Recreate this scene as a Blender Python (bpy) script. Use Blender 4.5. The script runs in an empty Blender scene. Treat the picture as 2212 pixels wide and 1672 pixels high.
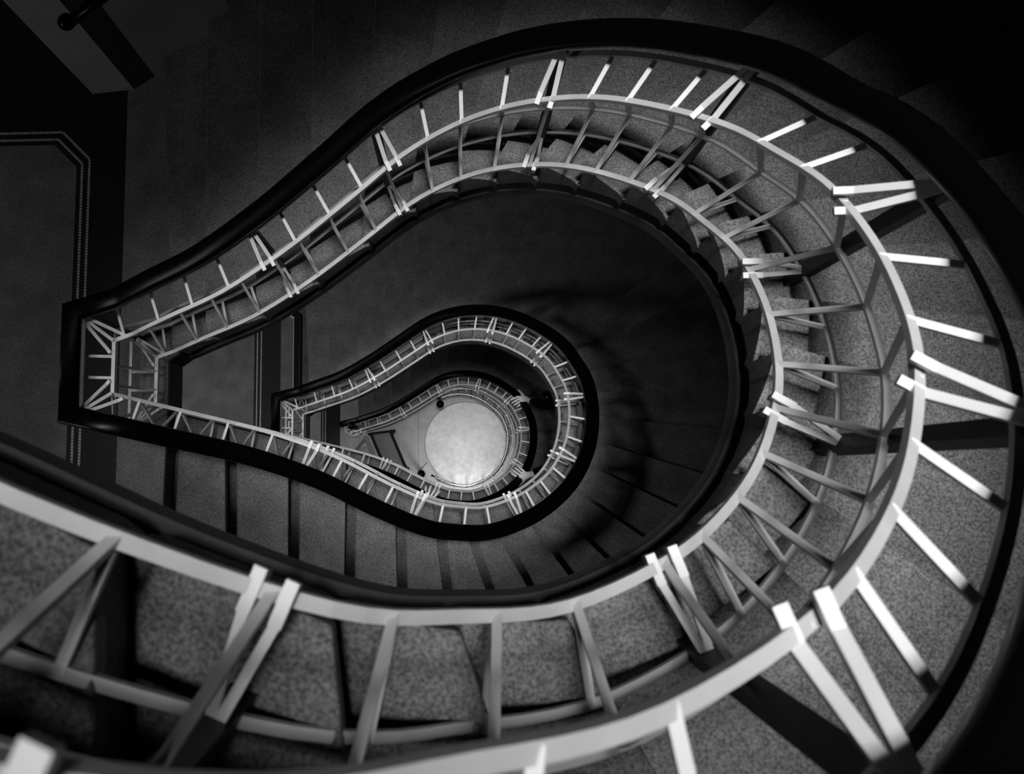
import bpy, bmesh, math, random
from mathutils import Vector, Matrix
random.seed(4)
C = bpy.context.scene.collection
SC = bpy.context.scene
S = 1.15                                    # plan units -> metres
RISE = 4.2 / 28
L = {-1: 3.945, 0: -0.2549, 1: -4.4549, 2: -8.6549, 3: -13.0321}   # floor levels, camera at 0
GZ = 13.0321
def W(x, y, z): return Vector((x * S, y * S, (z + GZ) * S))

# ------------------------------------------------------------------ camera
cam = bpy.data.cameras.new('camera'); co = bpy.data.objects.new('camera', cam); C.objects.link(co)
F_PX = 2411.6
cam.sensor_fit = 'HORIZONTAL'; cam.sensor_width = 36.0; cam.lens = 36.0 * F_PX / 2212
cam.shift_x = 315.95 / 2212; cam.shift_y = -132.89 / 2212
R = Matrix(((0.9967466, 0.0087014, 0.0801278), (0.0019263, 0.9912996, -0.1316107), (-0.0805758, 0.1313369, 0.9880578)))
co.matrix_world = Matrix.Translation(W(0, 0, 0)) @ R.to_4x4()
cam.clip_start = 0.02; cam.clip_end = 100
cam.dof.use_dof = True; cam.dof.focus_distance = 6.0; cam.dof.aperture_fstop = 9.0
SC.camera = co

# ------------------------------------------------------------------ world, lights, exposure
SC.view_settings.view_transform = 'Standard'; SC.view_settings.look = 'None'
SC.view_settings.gamma = 1.0; SC.view_settings.use_curve_mapping = False
SC.view_settings.exposure = 0.0
wd = bpy.data.worlds.new('world'); SC.world = wd; wd.use_nodes = True
wd.node_tree.nodes['Background'].inputs[0].default_value = (0, 0, 0, 1)
wd.node_tree.nodes['Background'].inputs[1].default_value = 0.0

def area(name, loc, target, sx, sy, power, spread=180, shape='RECTANGLE'):
    l = bpy.data.lights.new(name, 'AREA'); l.shape = shape; l.size = sx * S
    if shape in ('RECTANGLE', 'ELLIPSE'): l.size_y = sy * S
    l.energy = power; l.spread = math.radians(spread); l.color = (1, 1, 1)
    o = bpy.data.objects.new(name, l); C.objects.link(o); p = W(*loc); o.location = p
    o.rotation_euler = (W(*target) - p).to_track_quat('-Z', 'Y').to_euler()
    return o
# the roof skylight over the well
area('skylight', (0.16, 0.42, 22.0), (0.12, 0.38, 0), 3.6, 3.6, 105, 20, 'DISK')
area('well_fill_light', (0.20, 0.43, 4.8), (0.20, 0.43, 0), 0.30, 0.30, 4.2, 16, 'DISK')  # small fill light added above the well to brighten the middle rails
# fill lights added out of view under the landings, no real fittings
area('landing_fill_light', (-1.50, 0.20, L[0] - 0.40), (-0.25, -0.72, -5.6), 0.35, 0.35, 3.6, 42, 'DISK')
area('landing_fill_light', (-1.55, 0.36, L[1] - 0.40), (0.0, 0.30, L[3]), 0.35, 0.35, 9, 110, 'DISK')
# daylight from the window at the landing
area('landing_window_light', (-3.7, -0.40, L[1] + 1.7), (-1.4, 0.9, L[1] + .2), 0.8, 0.8, 8.5, 110)
area('landing_window_light', (-3.6, 0.2, L[2] + 1.8), (-1.4, 0.4, L[2] - 0.3), 0.9, 0.9, 7, 90)
area('hall_window_light', (-3.6, 0.45, L[3] + 1.5), (-1.5, 0.5, L[3]), 0.9, 0.9, 9, 90)
# lamp in the entrance hall
area('hall_lamp', (0.10, -0.62, L[3] + 1.1), (0.13, 0.06, L[3]), 0.3, 0.3, 6.5, 70, 'DISK')

# ------------------------------------------------------------------ materials
def mat(name, g, rough=0.6, noise=None, spec=0.5, bump=0.0, metal=0.0):
    m = bpy.data.materials.new(name); m.use_nodes = True
    nt = m.node_tree; b = nt.nodes['Principled BSDF']
    b.inputs['Roughness'].default_value = rough; b.inputs['Metallic'].default_value = metal
    b.inputs['Specular IOR Level'].default_value = spec
    b.inputs['Base Color'].default_value = (g, g, g, 1)
    if noise:
        tc = nt.nodes.new('ShaderNodeTexCoord'); last = None
        for (sc, lo, hi, det) in noise:
            n = nt.nodes.new('ShaderNodeTexNoise'); n.inputs['Scale'].default_value = sc; n.inputs['Detail'].default_value = det
            nt.links.new(tc.outputs['Object'], n.inputs['Vector'])
            r = nt.nodes.new('ShaderNodeMapRange'); r.inputs[1].default_value = 0.3; r.inputs[2].default_value = 0.7
            r.inputs[3].default_value = lo; r.inputs[4].default_value = hi
            nt.links.new(n.outputs['Fac'], r.inputs[0])
            if last is None: last = r.outputs[0]
            else:
                mm = nt.nodes.new('ShaderNodeMath'); mm.operation = 'MULTIPLY'
                nt.links.new(last, mm.inputs[0]); nt.links.new(r.outputs[0], mm.inputs[1]); last = mm.outputs[0]
        mm = nt.nodes.new('ShaderNodeMath'); mm.operation = 'MULTIPLY'; mm.inputs[1].default_value = g
        nt.links.new(last, mm.inputs[0])
        cb = nt.nodes.new('ShaderNodeCombineColor')
        for i in range(3): nt.links.new(mm.outputs[0], cb.inputs[i])
        nt.links.new(cb.outputs[0], b.inputs['Base Color'])
        if bump:
            bp = nt.nodes.new('ShaderNodeBump'); bp.inputs['Strength'].default_value = bump; bp.inputs['Distance'].default_value = 0.004
            nt.links.new(last, bp.inputs['Height']); nt.links.new(bp.outputs[0], b.inputs['Normal'])
    return m
M = {
 'paint': mat('white_paint', 0.70, 0.45, [(9, 0.86, 1.08, 3)]),
 'iron': mat('black_iron', 0.006, 0.5, None, 0.2),
 'wood': mat('dark_handrail_wood', 0.0015, 0.3, None, 0.12),
 'terrazzo': mat('grey_terrazzo', 0.145, 0.6, [(200, 0.35, 1.65, 2), (60, 0.85, 1.15, 2), (7, 0.7, 1.2, 4)], 0.4, 0.2),
 'fascia': mat('stair_edge_plaster', 0.09, 0.75, [(6, 0.8, 1.2, 3)]),
 'border': mat('black_terrazzo', 0.010, 0.6, [(200, 0.5, 1.5, 2)], 0.25),
 'mosaic': mat('white_mosaic', 0.42, 0.5, [(80, 0.8, 1.15, 2)]),
 'wall': mat('wall_plaster', 0.22, 0.8, [(3, 0.85, 1.1, 4)]),
 'walldark': mat('dark_wall_paint', 0.03, 0.7),
 'void': mat('black_paint', 0.006, 0.8, None, 0.2),
 'disc': mat('pale_polished_terrazzo', 0.27, 0.36, [(90, 0.72, 1.2, 3), (14, 0.74, 1.18, 6), (4, 0.8, 1.15, 4)], 0.5, 0.2),
 'hall': mat('hall_terrazzo', 0.27, 0.55, [(120, 0.8, 1.2, 3), (9, 0.85, 1.12, 4)], 0.4, 0.1),
 'joint': mat('floor_joint', 0.10, 0.8),
 'steel': mat('polished_steel', 0.28, 0.38, None, 0.5, 0, 1.0),
 'slat': mat('bench_slats', 0.13, 0.6, [(30, 0.7, 1.3, 3)]),
 'skin': mat('pale_skin', 0.85, 0.55, [(60, 0.92, 1.06, 2)]),
 'cloth': mat('black_cloth', 0.006, 0.9, None, 0.1),
 'hair': mat('dark_hair', 0.006, 0.7, None, 0.2),
}

# ------------------------------------------------------------------ helpers
def obj(name, bm, m, parent=None, smooth=False, bevel=0):
    me = bpy.data.meshes.new(name)
    bmesh.ops.recalc_face_normals(bm, faces=bm.faces[:])
    bm.to_mesh(me); bm.free()
    for p in me.polygons: p.use_smooth = smooth
    me.materials.append(M[m]); o = bpy.data.objects.new(name, me); C.objects.link(o)
    if bevel:
        b = o.modifiers.new('bevel', 'BEVEL'); b.width = bevel; b.segments = 2; b.limit_method = 'ANGLE'
    if parent:
        o.parent = parent; o.matrix_parent_inverse = parent.matrix_world.inverted()
    return o
def thing(name, label, cat, loc, group=None, kind=None):
    o = bpy.data.objects.new(name, None); C.objects.link(o); o.location = loc; o.empty_display_size = .1
    o.matrix_world = Matrix.Translation(loc)
    o['label'] = label
    if kind: o['kind'] = kind
    o['category'] = cat
    if group: o['group'] = group
    return o
def tag(o, label, cat, group=None, kind=None):
    o['label'] = label; o['category'] = cat
    if group: o['group'] = group
    if kind: o['kind'] = kind
    return o
def beam(bm, p, q, w, h, up=Vector((0, 0, 1)), ext=0.0):
    d = (q - p).normalized(); p = p - d * ext; q = q + d * ext
    s = d.cross(up)
    if s.length < 1e-4: s = d.cross(Vector((1, 0, 0)))
    s.normalize(); u = s.cross(d).normalized()
    vs = [bm.verts.new(c + s * a * w / 2 + u * b * h / 2) for c in (p, q) for a, b in ((-1, -1), (1, -1), (1, 1), (-1, 1))]
    for f in ((0, 1, 2, 3), (7, 6, 5, 4), (0, 4, 5, 1), (1, 5, 6, 2), (2, 6, 7, 3), (3, 7, 4, 0)):
        bm.faces.new([vs[i] for i in f])
def rings(bm, rs, cap=True, closed=False):
    vv = [[bm.verts.new(p) for p in r] for r in rs]; n = len(rs[0])
    for i in range(len(vv) - (0 if closed else 1)):
        a, b = vv[i], vv[(i + 1) % len(vv)]
        for j in range(n): bm.faces.new((a[j], a[(j + 1) % n], b[(j + 1) % n], b[j]))
    if cap and not closed: bm.faces.new(vv[0][::-1]); bm.faces.new(vv[-1])
def prism(bm, poly, z0, z1):
    a = [bm.verts.new((x * S, y * S, (z0 + GZ) * S)) for x, y in poly]
    b = [bm.verts.new((x * S, y * S, (z1 + GZ) * S)) for x, y in poly]
    n = len(poly); bm.faces.new(a[::-1]); bm.faces.new(b)
    for i in range(n): bm.faces.new((a[i], a[(i + 1) % n], b[(i + 1) % n], b[i]))
def ball(bm, c, r, seg=16):
    bmesh.ops.create_uvsphere(bm, u_segments=seg, v_segments=seg // 2, radius=r, matrix=Matrix.Translation(c))

# ------------------------------------------------------------------ the plan of the well: inner railing line, one flight
CT = [(-1.1639, .2685), (-1.165, .2675), (-.9568, .2172), (-.7097, .156), (-.4732, .0695), (-.2684, -.038), (-.1039, -.1118), (.0047, -.1347), (.1212, -.1404), (.258, -.1), (.3628, -.0433), (.449, .031), (.5188, .1362), (.5578, .2413), (.577, .3472), (.5759, .4519), (.5489, .5459), (.5056, .64), (.4228, .7266), (.3223, .802), (.2223, .8535), (.1111, .8837), (-.004, .89), (-.1386, .8603), (-.3035, .7739), (-.5018, .6654), (-.7238, .5651), (-.9434, .5037), (-1.1097, .4620), (-1.1651, .4499)]
PHI = [-91, -88.5, -89.6, -90.8, -88.6, -83.7, -71.2, -60.8, -53.3, -44.4, -34.7, -25.6, -16.9, -6.2, 3.2, 13.1, 24.1, 31.4, 39.7, 49.7, 60.6, 72.9, 81.4, 87.0, 89.9, 89.9, 91.0, 93.0]
def plan(t):
    t = min(max(t, 0), 29)
    if t <= 1: return Vector(CT[0]).lerp(Vector(CT[1]), t)
    i = min(int(t), 28); u = t - i
    P = [Vector(CT[min(max(j, 0), 29)]) for j in (i - 1, i, i + 1, i + 2)]
    if i == 1: P[0] = 2 * P[1] - P[2]
    if i == 28: P[3] = 2 * P[2] - P[1]
    return .5 * (2 * P[1] + (P[2] - P[0]) * u + (2 * P[0] - 5 * P[1] + 4 * P[2] - P[3]) * u * u + (3 * P[1] - P[0] - 3 * P[2] + P[3]) * u ** 3)
def norm(t):
    e = .12; a = plan(max(t - e, 1.0)); b = plan(min(t + e, 29)); g = b - a
    return Vector((g.y, -g.x)).normalized()
def fall(t):                                 # how far the railing has dropped below the upper floor, in risers
    v = min(max(t - .107, 0), 28)
    if t <= 1: return 0
    if t < 2.6: v = (t - 1) / 1.6 * 2.493
    return v
def rp(fl, t, o, h):                         # a point of the railing: offset o away from the well, h above the nosing line
    H = L[fl] - L[fl + 1]; p = plan(t) + norm(t) * o
    return W(p.x, p.y, L[fl] - fall(t) * H / 28 + h)
YM = .3592
def corner(fl, o, h, top):                   # mitred corner of the railing at the landing edge (fl = flight; top: at its upper landing)
    t = 1 if top else 29; n1 = norm(1.05 if top else 28.95); n2 = Vector((-1, 0)); c = plan(t)
    m = (n1 + n2).normalized(); p = c + m * (o / m.dot(n1))
    return W(p.x, p.y, (L[fl] if top else L[fl + 1]) + h)
def rail_path(fl, o, h, landing=True, step=.2, t0=1.0):
    pts = []; n = int((27.8 - 1.8) / step)
    pts.append(corner(fl, o, h, True))
    for i in range(n + 1):
        t = 1.8 + (27.8 - 1.8) * i / n
        if t >= t0: pts.append(rp(fl, t, o, h))
    if t0 > 1: pts = pts[1:]
    pts.append(corner(fl, o, h, False))
    if landing: pts.append(corner(fl + 1, o, h, True))
    return pts
def rail_sweep(bm, fl, o, h, land, sec):
    sweep(bm, rail_path(fl, o, h, land), sec, corner(fl, o, h, True) + Vector((0, .2, 0)), (rp(fl + 1, 1.8, o, h) if land else None))
def sweep(bm, pts, sec, pre=None, post=None):                     # sec: (side, up) pairs in metres, side positive away from the well
    rs = []
    for i, p in enumerate(pts):
        a = pts[i - 1] if i else (pre or p); b = pts[i + 1] if i < len(pts) - 1 else (post or p)
        d1 = (p - a); d2 = (b - p); d1.z = d2.z = 0
        if d1.length < 1e-6: d1 = d2.copy()
        if d2.length < 1e-6: d2 = d1.copy()
        d1.normalize(); d2.normalize(); n1 = Vector((d1.y, -d1.x, 0)); n2 = Vector((d2.y, -d2.x, 0))
        m = (n1 + n2).normalized(); k = 1 / max(m.dot(n1), .55)
        rs.append([p + m * (s * k) + Vector((0, 0, u)) for s, u in sec])
    rings(bm, rs)
def rect(w, h): return [(-w / 2, -h), (w / 2, -h), (w / 2, 0), (-w / 2, 0)]
def oval(w, h, n=12):
    o = []
    for i in range(n):
        a = 2 * math.pi * i / n; c, s = math.cos(a), math.sin(a)
        o.append((w / 2 * math.copysign(abs(c) ** .7, c), h / 2 * math.copysign(abs(s) ** .7, s)))
    return o

# ------------------------------------------------------------------ outer wall line
def inside(x, y):
    if x < -.88 and y > YM: return y < 1.745 + (x + 1.07) * .42 if x < -1.07 else y < 1.812 + (x + .88) * .35
    if x < -1.07: return abs(y - YM) < 1.29
    return (x - .06) ** 2 + (y - .37) ** 2 < 1.72 ** 2
def hit(p, a):
    d = Vector((math.cos(a), math.sin(a))); r = .2
    while r < 4 and inside(*(p + d * r)): r += .01
    return p + d * r
def nosing(k):
    p = plan(k) + norm(k) * TO; a = math.radians(PHI[k - 1]); return p, hit(p, a), Vector((math.cos(a), math.sin(a)))

# ------------------------------------------------------------------ the flights
TO = .022
def flight(fl, label):
    r = (L[fl] - L[fl + 1]) / 28
    root = thing('stair_flight', label, 'staircase', W(-1.165, .36, L[fl + 1]), 'flights of terrazzo steps around the well')
    for k in range(1, 28):
        z = L[fl] - k * r; bm = bmesh.new()
        i0, o0, d0 = nosing(k); i1, o1, d1 = nosing(k + 1)
        back = .022
        f0 = Vector((-d0.y, d0.x)); f1 = Vector((-d1.y, d1.x))
        inn = [plan(k + j / 6) + norm(k + j / 6) * TO for j in range(7)]
        b0 = -back
        # top slab with the nosing edge, from just behind riser k to nosing k+1
        nb = 3
        outer = [hit(plan(k + j / nb) + norm(k + j / nb) * TO, math.radians(PHI[k - 1] + (PHI[k] - PHI[k - 1]) * j / nb)) for j in range(nb, -1, -1)]
        poly = [tuple(i0 + f0 * b0 * 1.0)] + [tuple(v) for v in inn] + [tuple(v) for v in outer] + [tuple(o0 + f0 * b0)]
        prism(bm, poly, z - .034, z)
        ref = .018
        poly2 = [tuple(i0 + f0 * b0)] + [tuple(v) for v in inn[:-1]] + [tuple(i1 - f1 * ref)] + [tuple(o1 - f1 * ref)] + [tuple(v) for v in outer[1:]] + [tuple(o0 + f0 * b0)]
        tt = [k] + [k + j / 6 for j in range(6)] + [k + 1, k + 1] + [k + 1 - j / nb for j in range(1, nb + 1)] + [k]
        va = [bm.verts.new(W(x, y, z - .034)) for x, y in poly2]
        vb = [bm.verts.new(W(x, y, L[fl] - (t_ - 1) * r - .215)) for (x, y), t_ in zip(poly2, tt)]
        n2 = len(poly2); bm.faces.new(va); bm.faces.new(vb[::-1])
        for i in range(n2): bm.faces.new((va[i], vb[i], vb[(i + 1) % n2], va[(i + 1) % n2]))
        obj('step', bm, 'terrazzo', root, bevel=.004)
    # edge of the stair towards the well
    bm = bmesh.new(); pts = rail_path(fl, .022, 0, False)
    sweep(bm, pts, [(.05, -.19), (-.003, -.19), (-.007, -.252), (.06, -.252), (.06, -.19)])
    obj('stringer', bm, 'fascia', root)
    return root

FL_LABEL = {0: 'topmost visible terrazzo flight, its treads large and close to the camera',
            1: 'middle terrazzo flight winding from the left landing down round the dark lower loop',
            2: 'lowest terrazzo flight, narrow and dark, ending beside the bright round hall floor'}

# ------------------------------------------------------------------ the railings
POSTS = [3.7, 5.7, 8.9, 11.7, 14.5, 17.4, 20.1, 23.2, 25.3]
BARS = [1.35, 1.9, 2.5, 3.1, 4.15, 4.6, 5.1, 6.4, 7.3, 8.05, 9.45, 10.2, 11.0, 12.45, 13.45, 15.45, 16.35, 17.9, 18.6, 19.25, 20.95, 21.8, 22.5, 23.75, 24.3, 24.85, 25.9, 26.5, 27.15, 28.2]
PROF = [(.10, .775), (0, .745), (.098, .41), (0, .195), (.112, .165)]       # E A B D C
BW = .011
def zigzag(bm, P):
    for i in range(len(P) - 1):
        beam(bm, P[i], P[i + 1], BW, BW, ext=.003)
def railing(fl, label):
    root = thing('stair_railing', label, 'railing', W(-1.165, .36, L[fl + 1]), 'railings that follow the stair flights')
    land = fl < 2
    t0 = {1: 1.0}.get(fl, 1.0)
    bm = bmesh.new(); rail_sweep(bm, fl, .10, .885, land, oval(.078, .050)); obj('handrail', bm, 'wood', root, True)['label'] = 'broad dark wooden handrail'
    secs = {'E': (.016, .014), 'A': (.0145, .022), 'B': (.013, .014), 'D': (.0155, .020), 'C': (.013, .014)}
    for (o, h), nm in zip(PROF, 'EABDC'):
        bm = bmesh.new(); rail_sweep(bm, fl, o, h, land, rect(secs[nm][0], secs[nm][1]))
        obj('flat_rail', bm, 'paint', root)
    for t in BARS:
        bm = bmesh.new(); zigzag(bm, [rp(fl, t, o, h - .008) for o, h in PROF]); obj('baluster', bm, 'paint', root)
    if land:
        for fy in (.30, .70):
            bm = bmesh.new(); P = []
            for o, h in PROF:
                a = corner(fl, o, h - .008, False); b = corner(fl + 1, o, h - .008, True)
                y = plan(29).y + (plan(1).y - plan(29).y) * fy
                P.append(Vector((a.x, y * S, a.z)))
            zigzag(bm, P); obj('baluster', bm, 'paint', root)
    def post(base, top, A, D, T, N, zl):
        bm = bmesh.new(); beam(bm, base, top, .026 * S, .022 * S, up=Vector((N.x, N.y, 0)))
        p = obj('post', bm, 'iron', root); p['label'] = 'black upright post'
        w = .013
        for sgn in (-1, 1):
            # upper arm: from under the handrail out over the inner rail
            s = top + Vector((0, 0, -.05)) + T * sgn * .005 - N * .012
            e = A + T * sgn * .0175 + Vector((0, 0, .010)) + N * .010
            e2 = A + T * sgn * .0175 + Vector((0, 0, .008)) - N * .022
            bm = bmesh.new(); beam(bm, s, e, w, w); beam(bm, e, e2, w, w, ext=.003); obj('bracket', bm, 'paint', p)['label'] = 'white bracket arm'
            s = base + Vector((0, 0, .12 * S)) + T * sgn * .003
            e = D + T * sgn * .0160 + Vector((0, 0, .010)) + N * .022
            e2 = D + T * sgn * .0160 + Vector((0, 0, .010)) - N * .018
            bm = bmesh.new(); beam(bm, s, e, w * .8, w * .8); beam(bm, e, e2, w, w, ext=.002)
            beam(bm, e2 + N * .006 - Vector((0, 0, .006)), e2 + N * .008 - Vector((0, 0, .045)), w * .8, w * .8)
            obj('bracket', bm, 'paint', p)['label'] = 'white bracket arm'
    for t in POSTS:
        n = norm(t); N = Vector((n.x, n.y, 0)); T = Vector((-n.y, n.x, 0))
        H = L[fl] - L[fl + 1]
        pb = plan(t) + n * .112; base = W(pb.x, pb.y, L[fl] - int(t) * H / 28)
        top = rp(fl, t, .112, .875)
        post(base, top, rp(fl, t, 0, .745), rp(fl, t, 0, .195), T, N, 0)
        # single slanting bar between the middle and the inner rail
        bm = bmesh.new(); zigzag(bm, [rp(fl, t, o, h - .008) for o, h in PROF[1:4]]); obj('baluster', bm, 'paint', root)
    if land:
        for tp, f2 in ((False, fl), (True, fl + 1)):
            c0 = corner(f2, 0, 0, tp); c1 = corner(f2, .1, 0, tp); N = (c1 - c0); N.z = 0; N.normalize(); T = Vector((-N.y, N.x, 0))
            base = corner(f2, .112, 0, tp); top = corner(f2, .112, .875, tp)
            bm = bmesh.new(); beam(bm, base, top, .026 * S, .022 * S, up=N); p = obj('post', bm, 'iron', root); p['label'] = 'black upright post'
            A = corner(f2, 0, .755, tp); D = corner(f2, 0, .205, tp)
            for sgn in (-1, 0, 1):
                dirn = {0: Vector((0, 0, 0)), 1: T * .040 - N * .006, -1: -T * .040 - N * .006}[sgn]
                s = top - Vector((0, 0, .05)) - N * .01
                e = A + dirn; x = (e - s); x.z = 0; x.normalize()
                bm = bmesh.new(); beam(bm, s, e, .013, .013)
                if sgn: beam(bm, e, e + x * .02, .013, .013)
                obj('bracket', bm, 'paint', p)['label'] = 'white bracket arm'
                s = base + Vector((0, 0, .13)); e = D + dirn * .8
                bm = bmesh.new(); beam(bm, s, e, .011, .011)
                if sgn: beam(bm, e, e + x * .018, .012, .012)
                obj('bracket', bm, 'paint', p)['label'] = 'white bracket arm'
            bm = bmesh.new(); zigzag(bm, [corner(f2, o, h - .008, tp) for o, h in PROF[1:4]]); obj('baluster', bm, 'paint', root)
    if not land:                              # the newel in its octagonal cage that ends the lowest railing
        cx, cy = -1.128, .517; zb = L[3]
        bm = bmesh.new()
        bmesh.ops.create_cone(bm, cap_ends=True, segments=20, radius1=.030, radius2=.026, depth=.95 * S, matrix=Matrix.Translation(W(cx, cy, zb + .475)))
        ball(bm, W(cx, cy, zb + 1.0), .052, 20)
        nw = obj('newel_post', bm, 'iron', root, True); nw['label'] = 'black newel with a ball top'
        prof = [(.06, .775), (.105, .745), (.055, .38), (.105, .195), (.055, .05)]
        def oc(i, rr, h):
            a = math.radians(22.5 + 45 * i + 8); return W(cx + rr * math.cos(a), cy + rr * math.sin(a), zb + h)
        for rr, h in prof[1::2] + [prof[2]]:
            bm = bmesh.new()
            for i in range(7): beam(bm, oc(i, rr, h), oc(i + 1, rr, h), .012, .014, ext=.004)
            obj('cage_ring', bm, 'paint', root)
        for i in range(8):
            bm = bmesh.new(); P = [oc(i, rr, h) for rr, h in prof]
            for a, b in zip(P, P[1:]): beam(bm, a, b, .009, .009, ext=.002)
            obj('baluster', bm, 'paint', root)
    return root
RL_LABEL = {0: 'nearest white lattice railing with the broad dark handrail, sweeping large around the frame',
            1: 'second white lattice railing, the mid-sized dark-railed loop inside the nearest one',
            2: 'smallest white lattice railing, ending at the newel beside the bright round floor'}
for fl in (0, 1, 2):
    flight(fl, FL_LABEL[fl]); railing(fl, RL_LABEL[fl])

# ------------------------------------------------------------------ landings and hall floor
def floor(fl, both=True):
    z = L[fl]; bm = bmesh.new()
    p1, q1, _ = nosing(1); 
    if fl == 3:
        prism(bm, [(-3.8, -1.4), (2.0, -1.4), (2.0, 2.2), (-3.8, 2.2)], z - .25, z)
    else:
        i28, o28, _ = nosing(28)
        prism(bm, [(-3.8, q1.y), (q1.x, q1.y), (-1.163, .268), (-1.163, .45), tuple(i28), tuple(o28), (-3.8, o28.y)], z - .22, z)
    f = obj('floor', bm, 'border'); f['kind'] = 'structure'
    f['label'] = {0: 'upper landing floor above the frame', 1: 'large left landing floor, speckled grey field framed by two mosaic lines', 2: 'landing floor one storey down seen through the well', 3: 'hall floor at the bottom of the well'}[fl]
    e = .0012
    # speckled field with cut corners
    def frame_pts(d):                         # octagonal frame outline inset by d
        x1, y1, y0, c = -1.582 - d, 1.374 - d, -.66 + d, .098 - .4 * d
        return [(-3.7, y0), (x1 - c, y0), (x1, y0 + c), (x1, y1 - c), (x1 - c, y1), (-3.7, y1)]
    bm = bmesh.new(); prism(bm, frame_pts(0), z - .01, z + e); obj('terrazzo_field', bm, 'terrazzo' if fl != 3 else 'hall', f)
    # strip between the dark border and the first step
    if fl != 3:
        bm = bmesh.new(); prism(bm, [(-1.372, q1.y + .02), (q1.x - .004, q1.y + .02), (-1.169, .268), (-1.169, .45), (i28.x - .012, i28.y + .004), (o28.x - .02, o28.y - .004), (-1.372, o28.y - .004)], z - .01, z + e)
        obj('terrazzo_field', bm, 'terrazzo', f)
    else:
        bm = bmesh.new(); prism(bm, [(-1.354, -1.3), (1.9, -1.3), (1.9, 2.1), (-1.354, 2.1)], z - .01, z + e); obj('terrazzo_field', bm, 'hall', f)
    # mosaic lines
    for d in (-.0235, -.0545):
        P = frame_pts(d)[0:]; bm = bmesh.new(); tw = .0105
        for a, b in zip(P, P[1:]):
            a = Vector(a); b = Vector(b); ln = (b - a).length; n = max(int(ln / .0125), 1); u = (b - a) / ln; s = Vector((-u.y, u.x))
            for i in range(n):
                c = a + u * (ln * (i + .5) / n); hl = ln / n * .40 * random.uniform(.9, 1.05); w = tw / 2 * random.uniform(.92, 1.05)
                vs = [bm.verts.new(W(*(c + u * x + s * y), z + e)) for x, y in ((-hl, -w), (hl, -w), (hl, w), (-hl, w))]
                bm.faces.new(vs)
        obj('mosaic_border', bm, 'mosaic', f)
    return f
for fl in (0, 1, 2, 3): HALL = floor(fl)

# round slab in the hall floor
cx, cy, rr = .113, .350, .475
bm = bmesh.new()
prism(bm, [(cx + (rr + .006) * math.cos(2 * math.pi * i / 96), cy + (rr + .006) * math.sin(2 * math.pi * i / 96)) for i in range(96)], L[3] - .02, L[3] + .002)
jo = obj('round_slab', bm, 'joint', HALL); jo['label'] = 'bright round slab of the hall floor'
bm = bmesh.new()
prism(bm, [(cx + rr * math.cos(2 * math.pi * i / 96), cy + rr * math.sin(2 * math.pi * i / 96)) for i in range(96)], L[3] - .01, L[3] + .004)
obj('slab_face', bm, 'disc', jo)
bm = bmesh.new(); prism(bm, [(-.4425, -.6), (-.4385, -.6), (-.4385, 1.3), (-.4425, 1.3)], L[3], L[3] + .0016)
prism(bm, [(-.45, .03), (-.43, .03), (-.335, .125), (-.345, .135)], L[3], L[3] + .0015)
obj('floor_joint', bm, 'joint', HALL)

# ------------------------------------------------------------------ outer walls
def wall_seg(name, pts, z0, z1, m, th=.12):
    bm = bmesh.new(); out = []
    for i, p in enumerate(pts):
        a = Vector(pts[max(i - 1, 0)]); b = Vector(pts[min(i + 1, len(pts) - 1)]); g = (b - a).normalized()
        out.append(Vector(p) + Vector((g.y, -g.x)) * th)
    prism(bm, list(pts) + [tuple(v) for v in out[::-1]], z0, z1)
    o = obj(name, bm, m); o['kind'] = 'structure'; return o
def arc(a0, a1, n=40, r=1.72): return [(.06 + r * math.cos(math.radians(a0 + (a1 - a0) * i / n)), .37 + r * math.sin(math.radians(a0 + (a1 - a0) * i / n))) for i in range(n + 1)]
ZT = 4.6; ZB = L[3] - .2
# listed counter-clockwise so that the thickness falls outside
wall_seg('wall_right', arc(-89.5, 89.5, 60), ZB, ZT, 'wall')
wall_seg('wall_front', [(-3.8, YM - 1.29), (-1.07, YM - 1.29)] + arc(-130.5, -89.6, 16), ZB, ZT, 'wall')
back = arc(89.6, 123.0, 16) + [(-1.07, 1.742), (-1.257, 1.664)]
wall_seg('wall_back', back, ZB, ZT, 'wall')
wall_seg('trim_1', [(-1.257, 1.664), (-1.345, 1.609)], ZB, ZT, 'walldark')['label'] = 'dark painted corner pilaster'
wall_seg('wall_back', [(-1.345, 1.609), (-1.525, 1.594)], ZB, ZT, 'wall')
wall_seg('door_1', [(-1.525, 1.594), (-1.54, 1.66), (-3.8, 1.66)], ZB, ZT, 'void')['label'] = 'black panelled doorway wall'
wall_seg('wall_left', [(-3.8, 1.75), (-3.8, -1.05)], ZB, ZT, 'wall')

# unseen slab added overhead to block light, its opening shaped to shade outer treads
bm = bmesh.new(); zc = L[0] + 2.6
KC = Vector((.12, .40)); hole = []
for i in range(71):
    t = 1 + 28 * i / 70
    off = .09 - .07 * min(max((t - 14) / 4, 0), 1) - .07 * min(max((t - 20) / 4, 0), 1) + .27 * max(0, 1 - abs(t - 11.5) / 4.5) - .17 * min(1, max(0, (9.5 - t) / 3))
    hole.append(tuple(plan(t) + norm(t) * off))
ring_o = []
for h in hole:
    d = (Vector(h) - KC).normalized(); ring_o.append(tuple(KC + d * 5))
for z in (zc, zc + .1):
    a = [bm.verts.new(W(x, y, z)) for x, y in hole]; b = [bm.verts.new(W(x, y, z)) for x, y in ring_o]
    for i in range(len(a)): bm.faces.new((a[i], a[(i + 1) % len(a)], b[(i + 1) % len(a)], b[i]))
obj('light_baffle', bm, 'wall')['kind'] = 'structure'

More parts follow.
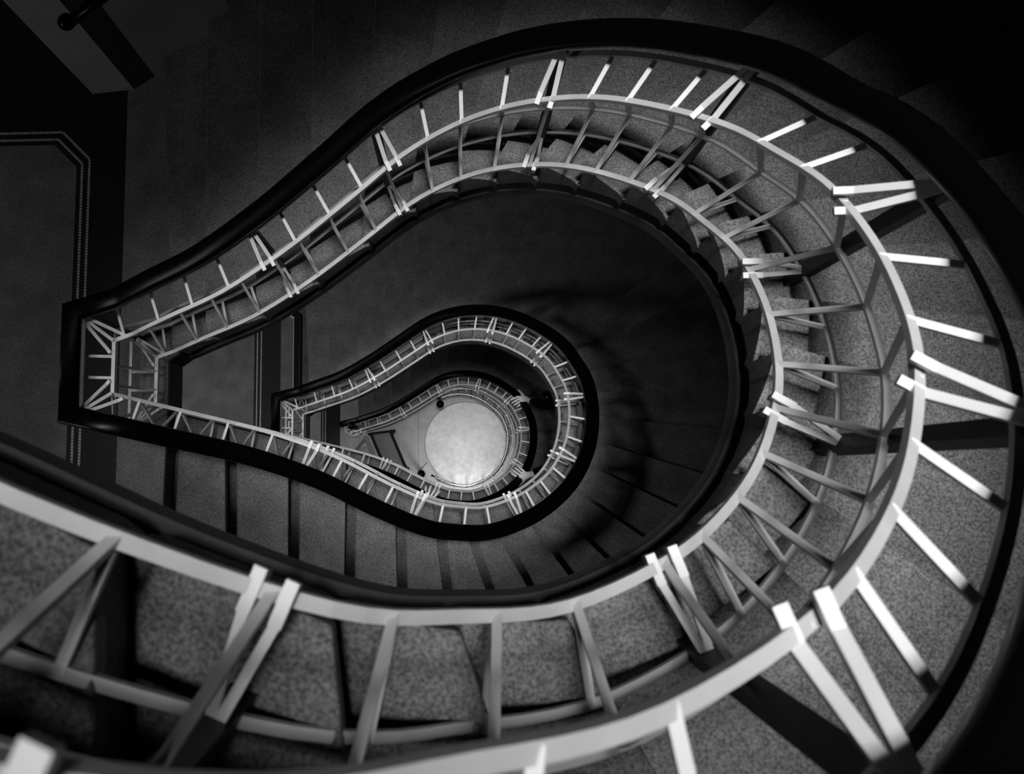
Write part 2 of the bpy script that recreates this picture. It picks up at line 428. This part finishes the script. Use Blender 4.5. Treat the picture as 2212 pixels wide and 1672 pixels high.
# wall handrail with ball end
root = thing('wall_handrail', 'black handrail with a shiny ball end on the top left wall', 'handrail', W(-1.316, 1.551, L[1] + .9))
pts = [W(-1.30, 1.535, L[1] + .9), W(-1.22, 1.575, L[1] + .93), W(-1.10, 1.625, L[1] + .99), W(-.95, 1.68, L[1] + 1.06)]
bm = bmesh.new(); sweep(bm, pts, oval(.046, .046)); obj('rail', bm, 'wood', root, True)
bm = bmesh.new(); ball(bm, W(-1.318, 1.530, L[1] + .9), .035, 24); obj('ball_end', bm, 'wood', root, True)
for p, w in ((pts[1], (-1.235, 1.665)), (pts[3], (-.985, 1.765))):
    bm = bmesh.new(); beam(bm, p + Vector((0, 0, -.01)), Vector((w[0] * S, w[1] * S, p.z - .05)), .014, .014); obj('wall_bracket', bm, 'iron', root)

# low barrier on the landing one storey down
root = thing('low_barrier', 'dark low barrier with a pale edge standing on the lower landing', 'barrier', W(-1.22, .95, L[2]))
bm = bmesh.new(); prism(bm, [(-1.262, .60), (-1.205, .60), (-1.205, 1.23), (-1.255, 1.27), (-1.345, 1.34), (-1.372, 1.31), (-1.262, 1.215)], L[2], L[2] + .05); obj('panel', bm, 'void', root)
bm = bmesh.new()
beam(bm, W(-1.264, .58, L[2] + .05), W(-1.264, 1.205, L[2] + .05), .008, .010); beam(bm, W(-1.262, 1.205, L[2] + .052), W(-1.358, 1.285, L[2] + .052), .022, .012)
obj('edge_strip', bm, 'mosaic', root)['label'] = 'pale edge strip'
bm = bmesh.new(); beam(bm, W(-1.212, .62, L[2] + .06), W(-1.212, 1.19, L[2] + .06), .012, .02); obj('rail', bm, 'iron', root)

# ------------------------------------------------------------------ hall: curved guard around the round slab
root = thing('curved_guard', 'curved steel handrail on dark rails circling the right side of the round slab', 'guard rail', W(.113, .35, L[3]))
def gp(t, o, h): p = plan(t) + norm(t) * o; return W(p.x, p.y, L[3] + h)
def gpath(t0, t1, o, h, n=70): return [gp(t0 + (t1 - t0) * i / n, o, h) for i in range(n + 1)]
bm = bmesh.new(); sweep(bm, gpath(4.9, 23.4, -.018, .70), oval(.024, .024, 10)); obj('handrail', bm, 'steel', root, True)['label'] = 'polished steel handrail'
for h, a, b in ((.45, 5.2, 23.2), (1.25, 8.2, 23.4), (1.60, 10, 21.5)):
    bm = bmesh.new(); sweep(bm, gpath(a, b, .004, h), rect(.010, .016)); obj('guard_rail', bm, 'paint' if h > 1 else 'iron', root)
for i in range(15):
    t = 5.4 + 17.6 * i / 14
    bm = bmesh.new(); beam(bm, gp(t, .004, 0), gp(t, .004, .69), .012, .012); obj('baluster', bm, 'iron', root)
for i in range(14):
    t = 9.0 + 14.2 * i / 13
    bm = bmesh.new(); beam(bm, gp(t, .03, 1.245), gp(t, -.022, 1.245), .007, .007); beam(bm, gp(t, .02, 1.245), gp(t, .02, 1.60), .007, .007); obj('tick_bar', bm, 'paint', root)
for x, y in ((-.175, .758), (-.387, -.002)):
    bm = bmesh.new(); bmesh.ops.create_cone(bm, cap_ends=True, segments=16, radius1=.034, radius2=.03, depth=.7 * S, matrix=Matrix.Translation(W(x, y, L[3] + .35)))
    ball(bm, W(x, y, L[3] + .74), .050, 20); obj('newel_post', bm, 'wood', root, True)['label'] = 'dark newel with a ball top'

# ------------------------------------------------------------------ hall: slatted bench
root = thing('bench', 'dark framed slatted bench standing on the pale hall floor left of the round slab', 'bench', W(-.76, .25, L[3]))
A0 = Vector((-.975, .445)); B0 = Vector((-.745, .475)); dv = Vector((.185, -.43)); zt = .42
def bz(v, z): return W(v.x, v.y, L[3] + z)
bm = bmesh.new(); beam(bm, bz(A0 - Vector((.02, .003)), zt), bz(B0 + Vector((.06, .008)), zt), .032, .035); obj('end_rail', bm, 'void', root)
bm = bmesh.new(); beam(bm, bz(A0 + dv, zt), bz(B0 + dv + Vector((.03, .012)), zt), .032, .035); obj('end_rail', bm, 'void', root)
for P0 in (A0 + Vector((.012, 0)), B0):
    bm = bmesh.new(); beam(bm, bz(P0, zt), bz(P0 + dv, zt), .036, .05); obj('side_rail', bm, 'void', root)
for i in range(11):
    a = A0.lerp(B0, (i + 1.2) / 12.6); bm = bmesh.new(); beam(bm, bz(a, zt - .02), bz(a + dv, zt - .02), .016, .014); obj('slat', bm, 'slat', root)
for P0 in (A0 + Vector((.012, 0)), B0):
    for k in (.04, .96):
        bm = bmesh.new(); beam(bm, bz(P0 + dv * k, 0), bz(P0 + dv * k, zt - .02), .03, .03); obj('leg', bm, 'void', root)
root2 = thing('folded_stand', 'grey brown panel on splayed legs leaning at the left end of the bench', 'stand', W(-1.05, .30, L[3]))
bm = bmesh.new(); beam(bm, W(-1.02, .41, L[3] + .40), W(-.905, .10, L[3] + .40), .06, .02); obj('panel', bm, 'slat', root2)
bm = bmesh.new(); beam(bm, W(-1.02, .405, L[3] + .385), W(-1.16, .285, L[3] + .02), .03, .03); beam(bm, W(-1.16, .285, L[3] + .02), W(-1.07, .15, L[3] + .02), .03, .03)
beam(bm, W(-.905, .10, L[3] + .385), W(-1.07, .15, L[3] + .02), .03, .03); obj('leg', bm, 'slat', root2)

# ------------------------------------------------------------------ people on the lowest flight, one hand on the handrail
def skin_graph(name, verts, edges, root, m, parent, sub=2):
    me = bpy.data.meshes.new(name); me.from_pydata([v[0] for v in verts], edges, []); o = bpy.data.objects.new(name, me); C.objects.link(o)
    md = o.modifiers.new('skin', 'SKIN'); md.use_smooth_shade = True
    for i, v in enumerate(verts):
        sv = me.skin_vertices[0].data[i]; r = v[1]; sv.radius = (r, r) if not isinstance(r, tuple) else r; sv.use_root = (i == root)
    ss = o.modifiers.new('sub', 'SUBSURF'); ss.levels = sub; ss.render_levels = sub
    me.materials.append(M[m]); o.parent = parent; o.matrix_parent_inverse = parent.matrix_world.inverted()
    return o
def person_at(t, tdir, label, spread, fan):
    n = norm(t); N = Vector((n.x, n.y, 0)); T = Vector((-n.y, n.x, 0)) * -1      # T: direction of descent
    e = .2; a = plan(t - e); b = plan(t + e); T = Vector((b.x - a.x, b.y - a.y, 0)).normalized()
    FW = T * tdir; UP = Vector((0, 0, 1))
    P = FLH(t, .10, .885) + UP * .026                                            # top of the handrail
    r = RF
    tb = t - tdir * .8; nb = norm(tb); pb = plan(tb) + nb * (.10 + .40)
    zt = L[FN] - int(tb) * r
    base = W(pb.x, pb.y, zt)
    root = thing('person', label, 'person', base, 'people walking with a hand on the handrail')
    IN = -N                                                                      # towards the well
    hip = base + UP * .92; 
    side = 1 if (FW.cross(UP)).dot(IN) > 0 else -1
    SD = IN                                                                      # rail-side direction
    v = []; ed = []
    def add(p, rad, par=None):
        v.append((p, rad)); i = len(v) - 1
        if par is not None: ed.append((par, i))
        return i
    pel = add(hip, (.13, .10)); ab = add(hip + UP * .20 + FW * .01, (.125, .09), pel); ch = add(hip + UP * .40 + FW * .015, (.145, .10), ab)
    nk = add(hip + UP * .56 + FW * .02, .052, ch); hd0 = add(hip + UP * .64 + FW * .05, .07, nk); hd = add(hip + UP * .73 + FW * .05, .092, hd0); add(hip + UP * .80 + FW * .03, .07, hd)
    add(hip + UP * .70 + FW * .15, .012, hd)
    for s in (-1, 1):
        h = add(hip - UP * .06 + SD * s * .09, .085, pel); k = add(hip - UP * .46 + SD * s * .10 + FW * .03, .055, h); f = add(base + UP * .09 + SD * s * .10, .038, k); add(base + UP * .035 + SD * s * .10 + FW * .14, .032, f)
    # arm on the rail side, reaching to the rail
    wr = P + N * .055 - FW * .050 + UP * .030
    sh = add(hip + UP * .47 + SD * .18, .055, ch)
    elp = (v[sh][0] + wr) / 2 - UP * .10 - FW * .06
    el = add(elp, .042, sh); w_ = add(wr, (.030, .022), el)
    q = 1.28
    pm = add(P + (N * .018 - FW * .012 + UP * .022) * q, (.042, .018), w_)
    for i, (ln, c) in enumerate(((.068, .9), (.078, 1), (.072, 1), (.056, .85))):
        off = (i - 1.5) * .021 * q; ln *= q
        fd = (IN + FW * (fan * (1.5 - i) * .22 + spread)).normalized()
        b0 = P + IN * .012 - FW * off + UP * (.018 * q - abs(off) * .1)
        k0 = add(b0, .0125, pm); k1 = add(b0 + fd * ln * .45 + UP * .002, .0112, k0)
        k2 = add(b0 + fd * ln * .80 - UP * .018, .0102, k1); add(b0 + fd * ln * .95 - UP * .044, .009, k2)
    th0 = add(P + (N * .030 + FW * .030 + UP * .012) * q, .0145, pm); th1 = add(P + (N * .028 + FW * .058 - UP * .002) * q, .0125, th0); add(P + (N * .020 + FW * .082 - UP * .010) * q, .0105, th1)
    # the other arm hanging
    sh2 = add(hip + UP * .47 - SD * .18, .055, ch); e2 = add(hip + UP * .20 - SD * .22 - FW * .02, .042, sh2); w2 = add(hip - UP * .05 - SD * .21 + FW * .06, .028, e2)
    p2 = add(hip - UP * .12 - SD * .21 + FW * .07, (.034, .016), w2)
    for i in range(4): k = add(hip - UP * .17 - SD * .21 + FW * (.045 + .018 * i), .010, p2); add(hip - UP * (.215 + .008 * (i % 3)) - SD * .205 + FW * (.045 + .018 * i), .008, k)
    k = add(hip - UP * .15 - SD * .20 + FW * .12, .011, p2); add(hip - UP * .19 - SD * .19 + FW * .125, .009, k)
    skin_graph('body', v, ed, pel, 'skin', root)
    # coat
    v = []; ed = []
    c0 = add(hip - UP * .12, (.18, .15)); c1 = add(hip + UP * .15, (.165, .13), c0); c2 = add(hip + UP * .42 + FW * .015, (.175, .125), c1); c3 = add(hip + UP * .52 + FW * .02, .075, c2)
    s1 = add(hip + UP * .47 + SD * .18, .075, c2); e1 = add(elp, .062, s1); add(wr + (elp - wr).normalized() * .02, .042, e1)
    s2 = add(hip + UP * .47 - SD * .18, .075, c2); e2 = add(hip + UP * .20 - SD * .22 - FW * .02, .062, s2); add(hip - UP * .03 - SD * .21 + FW * .055, .042, e2)
    skin_graph('coat', v, ed, c0, 'cloth', root)
    v = []; ed = []
    t0 = add(hip - UP * .02, (.14, .115))
    for s in (-1, 1):
        h = add(hip - UP * .10 + SD * s * .09, .10, t0); k = add(hip - UP * .46 + SD * s * .10 + FW * .03, .075, h); add(base + UP * .10 + SD * s * .10, .06, k)
    skin_graph('trousers', v, ed, t0, 'cloth', root)
    for s in (-1, 1):
        v = []; ed = []
        a_ = add(base + UP * .055 + SD * s * .10 - FW * .03, .048); b_ = add(base + UP * .045 + SD * s * .10 + FW * .08, .044, a_); add(base + UP * .04 + SD * s * .10 + FW * .17, .036, b_)
        skin_graph('shoe', v, ed, a_, 'cloth', root)
    v = []; ed = []
    a_ = add(hip + UP * .76 + FW * .01, .10); b_ = add(hip + UP * .83 + FW * .03, .075, a_); add(hip + UP * .66 - FW * .02, .07, a_)
    skin_graph('hair', v, ed, a_, 'hair', root)
    return root
FN = 2                                       # flight that starts at the second landing
RF = (L[2] - L[3]) / 28
def FLH(t, o, h):
    p = plan(t) + norm(t) * o; return W(p.x, p.y, L[2] - fall(t) * RF + h)
person_at(16.9, 1, 'person in black at the upper right of the inner loop, pale hand on the handrail', 0, .3)
person_at(11.2, -1, 'person in black right of the round floor, lower pale hand clasping the handrail', 0, .2)
person_at(5.55, 1, 'person in black at the bottom of the inner loop, pale spread fingers over the handrail', 0, 1.0)
